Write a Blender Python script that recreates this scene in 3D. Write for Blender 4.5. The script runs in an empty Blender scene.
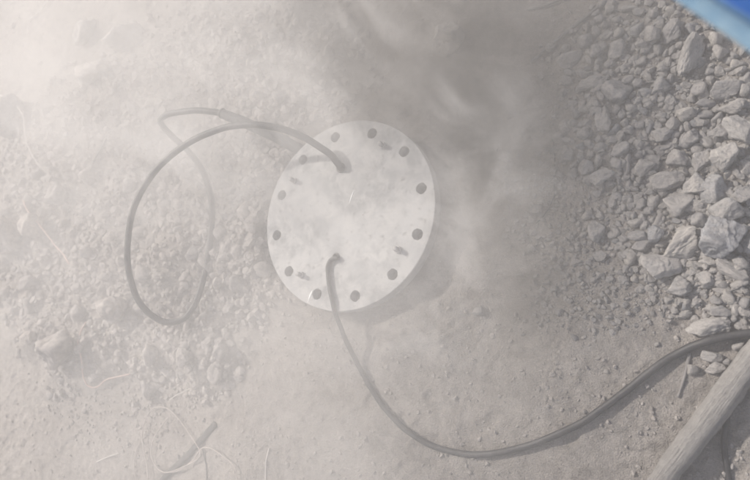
import bpy, bmesh, math, random
import numpy as np
from mathutils import Vector, Matrix
from mathutils.geometry import delaunay_2d_cdt

random.seed(7)
RNG = np.random.default_rng(11)
C = bpy.context.scene.collection
S = bpy.context.scene

# ------------------------------------------------------------------ camera
CAM_ROT = np.array([[0.8784034567900483, 0.11083575268381851, 0.46489009778985485],
                    [0.0, 0.9727365665993912, -0.23191285431669165],
                    [-0.4779198333366708, 0.20371305290589356, 0.8544551626498661]])
CAP_Z = 0.072                                   # top of the cap over the ground
CAM_LOC = np.array([0.6310978, -0.3444983, 1.0275048 + CAP_Z])
FPX = 600.0                                     # focal length in photo pixels (750 wide)
cam_d = bpy.data.cameras.new('camera')
cam = bpy.data.objects.new('camera', cam_d)
C.objects.link(cam)
cam.matrix_world = Matrix([list(CAM_ROT[i]) + [CAM_LOC[i]] for i in range(3)] + [[0, 0, 0, 1]])
cam_d.sensor_width = 36.0
cam_d.lens = FPX / 750 * 36
cam_d.clip_start = 0.01
cam_d.clip_end = 200
cam_d.dof.use_dof = True
cam_d.dof.focus_distance = 1.12
cam_d.dof.aperture_fstop = 4.2
S.camera = cam

# ------------------------------------------------------------------ sky, sun, exposure
SUN_AZ = math.radians(151.6)                    # direction (from +X) the light comes from
SUN_EL = math.radians(40)
world = bpy.data.worlds.new("World")
S.world = world
world.use_nodes = True
wn = world.node_tree
for n in list(wn.nodes):
    wn.nodes.remove(n)
out = wn.nodes.new('ShaderNodeOutputWorld')
bg = wn.nodes.new('ShaderNodeBackground')
sky = wn.nodes.new('ShaderNodeTexSky')
sky.sky_type = 'NISHITA'
sky.sun_disc = False
sky.sun_elevation = SUN_EL
sky.sun_rotation = math.pi / 2 - SUN_AZ
sky.dust_density = 3.0
wn.links.new(sky.outputs[0], bg.inputs[0])
bg.inputs[1].default_value = 0.09
wn.links.new(bg.outputs[0], out.inputs[0])
sd = bpy.data.lights.new('sun', 'SUN')
sd.energy = 5.0
sd.angle = math.radians(2.0)
sd.color = (1.0, 0.95, 0.885)
sun = bpy.data.objects.new('sun', sd)
C.objects.link(sun)
sdir = Vector((math.cos(SUN_AZ) * math.cos(SUN_EL), math.sin(SUN_AZ) * math.cos(SUN_EL), math.sin(SUN_EL)))
sun.rotation_euler = sdir.to_track_quat('Z', 'Y').to_euler()
sun.location = (-3, 2, 4)
S.view_settings.view_transform = 'Standard'
S.view_settings.look = 'None'
S.view_settings.exposure = 0.35
S.view_settings.gamma = 1.0
S.cycles.volume_bounces = 3
S.cycles.max_bounces = 8
S.cycles.volume_step_rate = 1.0
S.cycles.volume_max_steps = 96


# ------------------------------------------------------------------ helpers
def W(px, py, z=0.0):
    """Point of the place seen at photo pixel (px, py) at height z."""
    d = CAM_ROT @ np.array([(px - 375) / FPX, (240 - py) / FPX, -1.0])
    return CAM_LOC + d * (z - CAM_LOC[2]) / d[2]


def mpp(px, py, z=0.0):
    """Metres per photo pixel there."""
    return float(np.linalg.norm(W(px, py, z) - CAM_LOC) / math.sqrt(1 + ((px - 375) / FPX) ** 2 + ((py - 240) / FPX) ** 2) / FPX)


def PX(x, y, z=0.0):
    """Vectorised: photo pixel of a place point."""
    x = np.asarray(x, float)
    d = np.stack([x - CAM_LOC[0], np.asarray(y) - CAM_LOC[1], x * 0 + z - CAM_LOC[2]], -1) @ CAM_ROT
    return 375 + FPX * d[..., 0] / -d[..., 2], 240 - FPX * d[..., 1] / -d[..., 2]


def hash2(ix, iy, seed):
    h = (ix.astype(np.int64) * 374761393 + iy.astype(np.int64) * 668265263 + seed * 982451653) & 0xFFFFFFFF
    h = ((h ^ (h >> 13)) * 1274126177) & 0xFFFFFFFF
    h = (h ^ (h >> 16)) & 0xFFFFFFFF
    return h / 4294967295.0


def vn(x, y, s, seed=0):
    """Smooth value noise of cell size s, -1..1."""
    x = np.asarray(x, float) / s
    y = np.asarray(y, float) / s
    x, y = x * .8 + y * .6 + seed * 3.7, -x * .6 + y * .8 + seed * 1.3
    ix, iy = np.floor(x), np.floor(y)
    fx, fy = x - ix, y - iy
    fx = fx * fx * fx * (fx * (fx * 6 - 15) + 10)
    fy = fy * fy * fy * (fy * (fy * 6 - 15) + 10)
    a, b = hash2(ix, iy, seed), hash2(ix + 1, iy, seed)
    c, d = hash2(ix, iy + 1, seed), hash2(ix + 1, iy + 1, seed)
    return ((a * (1 - fx) + b * fx) * (1 - fy) + (c * (1 - fx) + d * fx) * fy) * 2 - 1


def sstep(a, b, x):
    t = np.clip((x - a) / (b - a), 0, 1)
    return t * t * (3 - 2 * t)


def poly_dist(px, py, poly):
    """Signed distance (positive inside) from pixels to a polygon."""
    px = np.asarray(px, float)
    py = np.asarray(py, float)
    inside = np.zeros(px.shape, bool)
    best = np.full(px.shape, 1e9)
    n = len(poly)
    for i in range(n):
        x0, y0 = poly[i]
        x1, y1 = poly[(i + 1) % n]
        if y0 != y1:
            cr = ((y0 > py) != (y1 > py)) & (px < (x1 - x0) * (py - y0) / (y1 - y0) + x0)
            inside ^= cr
        L = (x1 - x0) ** 2 + (y1 - y0) ** 2
        t = np.clip(((px - x0) * (x1 - x0) + (py - y0) * (y1 - y0)) / L, 0, 1)
        best = np.minimum(best, np.hypot(px - x0 - t * (x1 - x0), py - y0 - t * (y1 - y0)))
    return np.where(inside, best, -best)


def line_dist(x, y, pts):
    best = np.full(np.shape(x), 1e9)
    for (x0, y0), (x1, y1) in zip(pts[:-1], pts[1:]):
        L = (x1 - x0) ** 2 + (y1 - y0) ** 2 + 1e-12
        t = np.clip(((x - x0) * (x1 - x0) + (y - y0) * (y1 - y0)) / L, 0, 1)
        best = np.minimum(best, np.hypot(x - x0 - t * (x1 - x0), y - y0 - t * (y1 - y0)))
    return best


def catmull(pts, n=10):
    P = [np.array(p, float) for p in pts]
    P = [2 * P[0] - P[1]] + P + [2 * P[-1] - P[-2]]
    o = []
    for i in range(1, len(P) - 2):
        for k in range(n):
            t = k / n
            o.append(.5 * (2 * P[i] + (P[i + 1] - P[i - 1]) * t + (2 * P[i - 1] - 5 * P[i] + 4 * P[i + 1] - P[i + 2]) * t * t
                           + (-P[i - 1] + 3 * P[i] - 3 * P[i + 1] + P[i + 2]) * t ** 3))
    o.append(P[-2])
    return np.array(o)


def wpoly(pix, z=0.0):
    return [tuple(W(a, b, z)[:2]) for a, b in pix]


def tag(o, label=None, cat=None, group=None, kind=None):
    if label: o['label'] = label
    if cat: o['category'] = cat
    if group: o['group'] = group
    if kind: o['kind'] = kind
    return o


def link(name, me, mat=None, parent=None, loc=None):
    o = bpy.data.objects.new(name, me)
    C.objects.link(o)
    if mat is not None and len(me.materials) == 0:
        me.materials.append(mat)
    if parent is not None:
        o.parent = parent
    if loc is not None:
        o.location = loc
    return o


def mesh_np(name, v, f, smooth=True):
    """Fast mesh from arrays; f is (n, 3) or (n, 4)."""
    me = bpy.data.meshes.new(name)
    v = np.ascontiguousarray(v, np.float32)
    f = np.ascontiguousarray(f, np.int32)
    k = f.shape[1]
    me.vertices.add(len(v))
    me.vertices.foreach_set('co', v.ravel())
    me.loops.add(f.size)
    me.loops.foreach_set('vertex_index', f.ravel())
    me.polygons.add(len(f))
    me.polygons.foreach_set('loop_start', np.arange(0, f.size, k, dtype=np.int32))
    me.polygons.foreach_set('loop_total', np.full(len(f), k, np.int32))
    me.polygons.foreach_set('use_smooth', np.full(len(f), smooth))
    me.update(calc_edges=True)
    me.validate()
    return me


def tube_np(path, rad, sides=10, cap=True, flat=1.0):
    """Tube along a path of points with one radius or one per point."""
    P = np.array(path, float)
    n = len(P)
    rad = np.full(n, rad) if np.isscalar(rad) else np.asarray(rad, float)
    T = np.gradient(P, axis=0)
    T /= np.linalg.norm(T, axis=1)[:, None] + 1e-12
    up = np.array([0, 0, 1.0])
    if abs(T[0] @ up) > .9:
        up = np.array([0, 1.0, 0])
    u = np.cross(T[0], up)
    u /= np.linalg.norm(u)
    V = []
    ang = np.linspace(0, 2 * np.pi, sides, endpoint=False)
    for i in range(n):
        u = u - T[i] * (u @ T[i])
        u /= np.linalg.norm(u)
        w = np.cross(T[i], u)
        V.append(P[i] + rad[i] * (np.cos(ang)[:, None] * u + np.sin(ang)[:, None] * w * flat))
    V = np.concatenate(V)
    F = []
    for i in range(n - 1):
        for k in range(sides):
            a, b = i * sides + k, i * sides + (k + 1) % sides
            F.append((a, b, b + sides, a + sides))
    V = np.concatenate([V, P[:1] - T[:1] * rad[0] * .4, P[-1:] + T[-1:] * rad[-1] * .4])
    if cap:
        c0, c1 = n * sides, n * sides + 1
        for k in range(sides):
            F.append(((k + 1) % sides, k, c0, c0))
            F.append(((n - 1) * sides + k, (n - 1) * sides + (k + 1) % sides, c1, c1))
    return V, F


def tube_mesh(name, path, rad, sides=10, flat=1.0):
    V, F = tube_np(path, rad, sides, True, flat)
    me = bpy.data.meshes.new(name)
    me.from_pydata([tuple(v) for v in V], [], [f if f[2] != f[3] else f[:3] for f in F])
    for p in me.polygons:
        p.use_smooth = True
    me.update()
    return me


# ------------------------------------------------------------------ materials
def new_mat(name):
    m = bpy.data.materials.new(name)
    m.use_nodes = True
    nt = m.node_tree
    for n in list(nt.nodes):
        nt.nodes.remove(n)
    o = nt.nodes.new('ShaderNodeOutputMaterial')
    b = nt.nodes.new('ShaderNodeBsdfPrincipled')
    nt.links.new(b.outputs[0], o.inputs[0])
    return m, nt, b


def noise(nt, scale, detail=4, rough=.6, coord='Object', dist=0.0):
    tc = nt.nodes.new('ShaderNodeTexCoord')
    n = nt.nodes.new('ShaderNodeTexNoise')
    n.inputs['Scale'].default_value = scale
    n.inputs['Detail'].default_value = detail
    n.inputs['Roughness'].default_value = rough
    n.inputs['Distortion'].default_value = dist
    nt.links.new(tc.outputs[coord], n.inputs['Vector'])
    return n.outputs['Fac']


def ramp(nt, fac, stops):
    r = nt.nodes.new('ShaderNodeValToRGB')
    el = r.color_ramp.elements
    while len(el) < len(stops):
        el.new(.5)
    for e, (p, c) in zip(el, stops):
        e.position = p
        e.color = (*c, 1)
    nt.links.new(fac, r.inputs[0])
    return r.outputs[0]


def mix(nt, fac, a, b, mode='MIX'):
    m = nt.nodes.new('ShaderNodeMix')
    m.data_type = 'RGBA'
    m.blend_type = mode
    for s, v in ((0, fac), (6, a), (7, b)):
        if hasattr(v, 'is_linked'):
            nt.links.new(v, m.inputs[s])
        elif s == 0:
            m.inputs[0].default_value = v
        else:
            m.inputs[s].default_value = (*v, 1)
    return m.outputs[2]


def math_n(nt, op, a, b=0.0, clamp=False):
    m = nt.nodes.new('ShaderNodeMath')
    m.operation = op
    m.use_clamp = clamp
    for i, v in enumerate((a, b)):
        if hasattr(v, 'is_linked'):
            nt.links.new(v, m.inputs[i])
        else:
            m.inputs[i].default_value = v
    return m.outputs[0]


def bump(nt, b, h, strength=.4, dist=.002):
    n = nt.nodes.new('ShaderNodeBump')
    n.inputs['Strength'].default_value = strength
    n.inputs['Distance'].default_value = dist
    nt.links.new(h, n.inputs['Height'])
    nt.links.new(n.outputs[0], b.inputs['Normal'])


_l0, _l1 = W(795, 303, .03), W(610, 550, .03)
LOG_ANG = math.atan2(_l1[1] - _l0[1], _l1[0] - _l0[0])
DUST = (.405, .366, .330)


def up_mask(nt, lo, hi):
    g = nt.nodes.new('ShaderNodeNewGeometry')
    s = nt.nodes.new('ShaderNodeSeparateXYZ')
    nt.links.new(g.outputs['Normal'], s.inputs[0])
    mr = nt.nodes.new('ShaderNodeMapRange')
    mr.inputs[1].default_value = lo
    mr.inputs[2].default_value = hi
    nt.links.new(s.outputs[2], mr.inputs[0])
    return mr.outputs[0]


def stone_mat(name, dark, light, dust=.55, local=True):
    """local: the noise runs in the stone's own unit space, shifted per stone; else in metres."""
    m, nt, b = new_mat(name)
    tc = nt.nodes.new('ShaderNodeTexCoord')
    oi = nt.nodes.new('ShaderNodeObjectInfo')
    add = nt.nodes.new('ShaderNodeVectorMath')
    add.operation = 'ADD'
    mul = math_n(nt, 'MULTIPLY', oi.outputs['Random'], 40.0 if local else 0.0)
    nt.links.new(tc.outputs['Object'], add.inputs[0])
    nt.links.new(mul, add.inputs[1])
    u = 1.0 if local else 85.0

    def nz(scale, detail, rough):
        n = nt.nodes.new('ShaderNodeTexNoise')
        n.inputs['Scale'].default_value = scale * u
        n.inputs['Detail'].default_value = detail
        n.inputs['Roughness'].default_value = rough
        nt.links.new(add.outputs[0], n.inputs['Vector'])
        return n.outputs['Fac']
    col = ramp(nt, nz(1.1, 5, .62), [(.32, dark), (.68, light)])
    col = mix(nt, .75, col, ramp(nt, nz(3.4, 5, .72), [(.36, (.55, .55, .57)), (.54, (1, 1, 1))]), 'MULTIPLY')
    pit = ramp(nt, nz(9, 3, .6), [(.34, (.45, .45, .47)), (.44, (1, 1, 1))])
    col = mix(nt, .6, col, pit, 'MULTIPLY')
    if local:
        col = mix(nt, 1.0, col, ramp(nt, oi.outputs['Random'], [(0, (.80, .81, .84)), (.5, (.98, .97, .97)), (1, (1.12, 1.09, 1.05))]), 'MULTIPLY')
    um = up_mask(nt, .3, .95)
    dm = math_n(nt, 'MULTIPLY', um, ramp(nt, nz(1.9, 6, .72), [(.36, (0, 0, 0)), (.60, (dust, dust, dust))]))
    col = mix(nt, dm, col, (.45, .415, .385))
    nt.links.new(col, b.inputs['Base Color'])
    b.inputs['Roughness'].default_value = .95
    b.inputs['Specular IOR Level'].default_value = .15
    h = math_n(nt, 'ADD', nz(2.6, 8, .72), math_n(nt, 'MULTIPLY', nz(9, 3, .6), .25))
    bump(nt, b, h, .9, .0045)
    return m


M_ROCK = stone_mat('grey_rock', (.29, .28, .272), (.47, .45, .43), .8)
M_BLUE = stone_mat('blue_grey_rock', (.24, .243, .252), (.42, .425, .435), .55)
M_PALE = stone_mat('pale_rock', (.36, .345, .325), (.56, .535, .50), .8)
M_CLOD = stone_mat('dry_clod', (.27, .247, .225), (.52, .478, .44), .45)
M_GRAVEL = stone_mat('grey_gravel', (.29, .275, .26), (.47, .445, .42), .75, False)
M_CRUMB = stone_mat('pale_crumbs', (.36, .33, .30), (.57, .52, .48), .5, False)

m, nt, b = new_mat('dusty_ground')
g1 = ramp(nt, noise(nt, 3.2, 6, .6), [(.3, (.38, .344, .312)), (.7, (.52, .475, .435))])
g2 = ramp(nt, noise(nt, 42, 8, .75), [(.34, (.58, .57, .56)), (.56, (1, 1, 1))])
g3 = ramp(nt, noise(nt, 430, 3, .6), [(.34, (.58, .57, .57)), (.52, (1, 1, 1))])
col = mix(nt, .8, g1, g2, 'MULTIPLY')
col = mix(nt, .6, col, g3, 'MULTIPLY')
stain = ramp(nt, noise(nt, 17, 5, .62, dist=.4), [(.60, (0, 0, 0)), (.74, (.5, .5, .5))])
col = mix(nt, stain, col, (.24, .232, .228))
nt.links.new(col, b.inputs['Base Color'])
b.inputs['Roughness'].default_value = 1
b.inputs['Specular IOR Level'].default_value = .1
h = math_n(nt, 'ADD', noise(nt, 90, 8, .72), math_n(nt, 'MULTIPLY', noise(nt, 420, 3, .6), .5))
bump(nt, b, h, 1.0, .0085)
M_GROUND = m

m, nt, b = new_mat('dusty_galvanised_steel')
col = ramp(nt, noise(nt, 9, 6, .6), [(.34, (.20, .202, .203)), (.66, (.45, .447, .44))])
col = mix(nt, ramp(nt, noise(nt, 26, 6, .7, dist=.5), [(.42, (0, 0, 0)), (.60, (.85, .85, .85))]), col, (.48, .468, .452))
col = mix(nt, ramp(nt, noise(nt, 62, 6, .75), [(.56, (0, 0, 0)), (.68, (.9, .9, .9))]), col, (.16, .155, .15))
wv = nt.nodes.new('ShaderNodeTexNoise')
mpn = nt.nodes.new('ShaderNodeMapping')
mpn.inputs['Rotation'].default_value = (0, 0, .9)
mpn.inputs['Scale'].default_value = (6, 190, 1)
tcn = nt.nodes.new('ShaderNodeTexCoord')
nt.links.new(tcn.outputs['Object'], mpn.inputs[0])
nt.links.new(mpn.outputs[0], wv.inputs['Vector'])
wv.inputs['Scale'].default_value = 1.0
wv.inputs['Detail'].default_value = 3
col = mix(nt, ramp(nt, wv.outputs['Fac'], [(.60, (0, 0, 0)), (.78, (.16, .16, .16))]), col, (.60, .59, .57))
nt.links.new(col, b.inputs['Base Color'])
b.inputs['Metallic'].default_value = .12
b.inputs['Roughness'].default_value = .62
bump(nt, b, noise(nt, 160, 5, .65), .25, .0012)
M_STEEL = m


def plain(name, c0, c1, scale=60, rough=.7, bmp=.3, dustf=0.0, spec=.4):
    m, nt, b = new_mat(name)
    col = ramp(nt, noise(nt, scale, 5, .65), [(.3, c0), (.7, c1)])
    if dustf:
        dm = math_n(nt, 'MULTIPLY', up_mask(nt, .1, .95), ramp(nt, noise(nt, 45, 6, .7), [(.30, (0, 0, 0)), (.65, (dustf,) * 3)]))
        col = mix(nt, dm, col, DUST)
    nt.links.new(col, b.inputs['Base Color'])
    b.inputs['Roughness'].default_value = rough
    b.inputs['Specular IOR Level'].default_value = spec
    bump(nt, b, noise(nt, scale * 4, 5, .6), bmp, .002)
    return m


M_CABLE = plain('black_rubber_cable', (.014, .0145, .016), (.034, .034, .037), 50, .5, .3, .10)
M_SLEEVE = plain('grey_conduit', (.035, .035, .038), (.075, .074, .074), 70, .7, .3, .15)
M_WIRE = plain('pale_wire', (.36, .31, .28), (.52, .46, .42), 60, .6, .1)
M_STRING = plain('pinkish_string', (.48, .34, .29), (.62, .46, .40), 120, .9, .3)
M_ROOT = plain('pale_root', (.50, .46, .42), (.68, .64, .60), 90, .9, .4)
M_DARKW = plain('dark_wire', (.05, .05, .05), (.10, .10, .10), 90, .7, .1)
M_STICK = plain('weathered_stick', (.13, .125, .125), (.24, .225, .22), 160, .9, .6, .4)
M_RUBBER = plain('dark_rubber_strip', (.03, .03, .032), (.06, .06, .06), 80, .8, .2, .12)
m, nt, b = new_mat('dust_coated_timber')
tcl = nt.nodes.new('ShaderNodeTexCoord')
mpl = nt.nodes.new('ShaderNodeMapping')
mpl.vector_type = 'TEXTURE'
mpl.inputs['Rotation'].default_value = (0, 0, LOG_ANG)
mpl.inputs['Scale'].default_value = (1, .07, .07)
nt.links.new(tcl.outputs['Object'], mpl.inputs[0])
ng = nt.nodes.new('ShaderNodeTexNoise')
nt.links.new(mpl.outputs[0], ng.inputs['Vector'])
ng.inputs['Scale'].default_value = 14
ng.inputs['Detail'].default_value = 7
ng.inputs['Roughness'].default_value = .7
col = ramp(nt, ng.outputs['Fac'], [(.34, (.20, .188, .178)), (.46, (.27, .255, .24)), (.7, (.34, .322, .306))])
col = mix(nt, ramp(nt, noise(nt, 60, 7, .75), [(.42, (0, 0, 0)), (.62, (.75, .75, .75))]), col, (.37, .348, .328))
nt.links.new(col, b.inputs['Base Color'])
b.inputs['Roughness'].default_value = .95
b.inputs['Specular IOR Level'].default_value = .1
bump(nt, b, math_n(nt, 'ADD', ng.outputs['Fac'], math_n(nt, 'MULTIPLY', noise(nt, 150, 6, .7), .5)), 1.0, .006)
M_LOG = m
M_ZINC = plain('zinc_stud', (.30, .30, .30), (.48, .47, .46), 200, .5, .2, .4)
M_GLINT = plain('painted_sun_glint', (.85, .85, .83), (.95, .95, .93), 90, .35, .05)  # near-white base colour that paints the sun glints on the cap
M_DARKRING = plain('black_gland', (.06, .06, .06), (.13, .13, .13), 90, .6, .1, .3)
M_HEM = plain('sunlit_pale_blue_hem', (.085, .17, .26), (.17, .25, .31), 45, .85, .5)  # sunlit, hazy look of the edge put into a paler blue
M_HALFSHADE = plain('mid_blue_halfshade', (.055, .14, .27), (.08, .175, .31), 30, .7, .3)  # in-between blue, paints the shading from lit edge to deep blue
M_TARP = plain('deep_blue_tarpaulin', (.012, .075, .27), (.02, .10, .33), 30, .45, .2)

# ------------------------------------------------------------------ ground shape
HEAP_PX = [(-60, 250), (0, 285), (22, 335), (48, 378), (72, 398), (100, 372), (150, 402), (175, 372), (210, 388), (232, 350), (262, 322),
           (300, 300), (300, 250), (285, 200), (300, 150), (335, 118), (365, 70), (350, 20), (300, -10), (215, 0), (150, 30), (110, 60), (60, 82), (28, 110), (-60, 130)]
RUB_PX = [(595, -60), (780, -60), (790, 330), (735, 345), (700, 335), (672, 302), (640, 282), (622, 250), (628, 215), (600, 195), (560, 180), (545, 150), (560, 105), (550, 70), (570, 30)]
RIDGES = [([(430, 346), (455, 332), (472, 322), (484, 311), (482, 301), (470, 298), (452, 303)], .0022, .005),
          ([(436, 276), (455, 281), (474, 283)], .002, .004),
          ([(383, 333), (400, 334), (418, 334)], .0018, .003),
          ([(300, 322), (318, 330), (338, 345)], .002, .006),
          ([(238, 335), (252, 356), (268, 376), (285, 392)], .004, .006),
          ([(565, 2), (568, 16), (565, 30), (557, 44)], .0025, .004),
          ([(640, 318), (655, 310), (672, 306), (684, 300)], .003, .004)]
RIDGE_W = [(wpoly(p), h, w) for p, h, w in RIDGES]
CX = W(352, 215, CAP_Z)


def height(x, y, fine=True):
    x = np.asarray(x, float)
    y = np.asarray(y, float)
    px, py = PX(x, y, 0.0)
    z = .010 * vn(x, y, .55, 1) + .006 * vn(x, y, .22, 2)
    e = 14 * vn(x, y, .09, 5)
    hm = sstep(-14, 34, poly_dist(px, py, HEAP_PX) + e)
    lump = .5 * (1 - np.abs(vn(x, y, .060, 7))) ** 2 + .35 * (1 - np.abs(vn(x, y, .030, 8))) ** 2
    z = z + hm * (.030 + .020 * vn(x, y, .14, 6) + .020 * lump)
    rm = sstep(-20, 50, poly_dist(px, py, RUB_PX) + e)
    z = z + rm * (.016 + .010 * vn(x, y, .10, 9))
    r = np.hypot(x, y)
    mound = sstep(.36, .22, r + .03 * vn(x, y, .12, 12))
    z = z + mound * (.028 + .007 * vn(x, y, .07, 13) + .004 * vn(x, y, .03, 14))
    z = np.where(r < .23, np.minimum(z, .0455 + .0035 * vn(x, y, .03, 14)), z)
    for pts, h, w in RIDGE_W:
        z = z + h * np.exp(-(line_dist(x, y, pts) / w) ** 2)
    if fine:
        patch = .35 + .65 * sstep(-.2, .5, vn(x, y, .16, 30))
        z = z + .0022 * vn(x, y, .045, 20) + patch * (.0014 * vn(x, y, .016, 21) + .0011 * vn(x, y, .0085, 22)) * (1 + 1.0 * hm + rm)
        c = vn(x, y, .014, 23)
        z = z + .0030 * patch * sstep(.5, .8, c) - .0045 * sstep(.62, .9, vn(x, y, .035, 37)) * (1 - hm) + .003 * hm * vn(x, y, .011, 24)
        # faint scrape marks running with the shovel
        z = z - .0012 * sstep(.55, .9, vn(x * .25 + y * .9, y * .12 - x * .03, .02, 35)) * (1 - hm)
    return z


def hz(x, y):
    return float(height(np.array([x]), np.array([y]))[0])


def axis(lo, hi, step, outer):
    a = list(np.arange(lo, hi, step))
    s, v, R, L = step, hi, [], []
    while v < outer:
        R.append(v)
        s *= 1.35
        v += s
    s, v = step, lo
    while v > -outer:
        s *= 1.35
        v -= s
        L.append(v)
    return np.array(L[::-1] + a + R)


gx = np.concatenate([axis(-1.75, -.45, .0044, 60)[:-1]])
gx = gx[gx < -.45]
gx = np.concatenate([gx, np.arange(-.45, .95, .0031)])
rx = axis(0, .95, .0031, 60)
gx = np.concatenate([gx, rx[rx >= .95]])
gy = axis(-.75, 1.15, .0036, 60)
X, Y = np.meshgrid(gx, gy)
Z = height(X, Y)
far = sstep(3, 8, np.hypot(X, Y))
Z = Z * (1 - far) + far * .02
nx, ny = len(gx), len(gy)
V = np.stack([X.ravel(), Y.ravel(), Z.ravel()], 1)
i = (np.arange(ny - 1)[:, None] * nx + np.arange(nx - 1)[None]).ravel()
F = np.stack([i, i + 1, i + 1 + nx, i + nx], 1)
ground = link('ground', mesh_np('ground', V, F), M_GROUND)
tag(ground, 'pale grey dusty bare earth around the steel cap', kind='structure')

# ------------------------------------------------------------------ rocks
def ico(sub):
    bm = bmesh.new()
    bmesh.ops.create_icosphere(bm, subdivisions=sub, radius=1)
    v = np.array([x.co[:] for x in bm.verts])
    f = np.array([[q.index for q in p.verts] for p in bm.faces])
    bm.free()
    return v / np.linalg.norm(v, axis=1)[:, None], f


ICO = {s: ico(s) for s in (2, 3, 4, 5)}


def rock_verts(sub, seed, planes=13, soft=26, rough=.03):
    """A broken stone: a random polytope with slightly worn edges and a rough skin, about 2 wide."""
    r = np.random.default_rng(seed)
    D, F = ICO[sub]
    N = r.normal(size=(planes, 3))
    N /= np.linalg.norm(N, axis=1)[:, None]
    Hh = r.uniform(.62, 1.0, planes)
    q = np.maximum(D @ N.T, 0) / Hh
    rad = 1 / (np.sum(q ** soft, 1) ** (1 / soft) + 1e-6)
    rad = np.clip(rad, .3, 1.35)
    P = D * rad[:, None]
    if rough:
        skin = np.zeros(len(P))
        for k, a in ((2.3, 1.1), (4.5, .9), (9, .6), (17, .4), (30, .28)):
            for _ in range(5):
                q = r.normal(size=3)
                q /= np.linalg.norm(q)
                q2 = r.normal(size=3)
                wv = np.sin(k * (P @ q) + r.uniform(0, 6) + 1.6 * np.sin(.7 * k * (P @ q2) + r.uniform(0, 6)))
                skin += a * (1 - 2 * np.abs(wv)) / 2.2
        P = P + D * (rough * skin)[:, None]
    P -= (P.max(0) + P.min(0)) / 2
    P /= np.abs(P).max(0)
    return P, F


def rock_mesh(name, sub, seed, **k):
    P, F = rock_verts(sub, seed, **k)
    return mesh_np(name, P, F)


VAR = [rock_mesh('stone', 3, 100 + i, planes=[9, 11, 14, 18, 26][i % 5], soft=[80, 60, 44, 32, 22][i % 5], rough=.024) for i in range(20)]
VARM = {}


def variant(i, mat):
    k = (i, mat.name)
    if k not in VARM:
        me = VAR[i].copy()
        me.materials.clear()
        me.materials.append(mat)
        VARM[k] = me
    return VARM[k]


PLACED = []          # (px, py, radius px)


def place_rock(me, px, py, w, h, ang=0, mat=None, name='rock', sink=.3, tall=.72, tilt=.25, lift=0.0):
    """w, h: size in photo pixels; ang: degrees counter-clockwise in the photo of the w direction."""
    p = W(px, py, 0)
    z0 = hz(p[0], p[1]) + lift
    p = W(px, py, z0 + .2 * h * .0016)
    s = mpp(px, py, z0)
    a, b_ = w * s / 2, h * s / 2
    c = tall * min(a, b_) * random.uniform(.85, 1.15)
    o = link(name, me, mat)
    q = W(px + 10 * math.cos(math.radians(ang)), py - 10 * math.sin(math.radians(ang)), z0)
    yaw = math.atan2(q[1] - p[1], q[0] - p[0])
    o.rotation_euler = (random.uniform(-tilt, tilt), random.uniform(-tilt, tilt), yaw)
    o.scale = (a, b_, c)
    z0 = min(hz(p[0] + dx * a * .6, p[1] + dy * b_ * .6) for dx, dy in ((0, 0), (1, 0), (-1, 0), (0, 1), (0, -1))) + lift
    o.location = (p[0], p[1], z0 + c * (1 - 2 * sink))
    PLACED.append((px, py, max(w, h) / 2))
    return o


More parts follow.
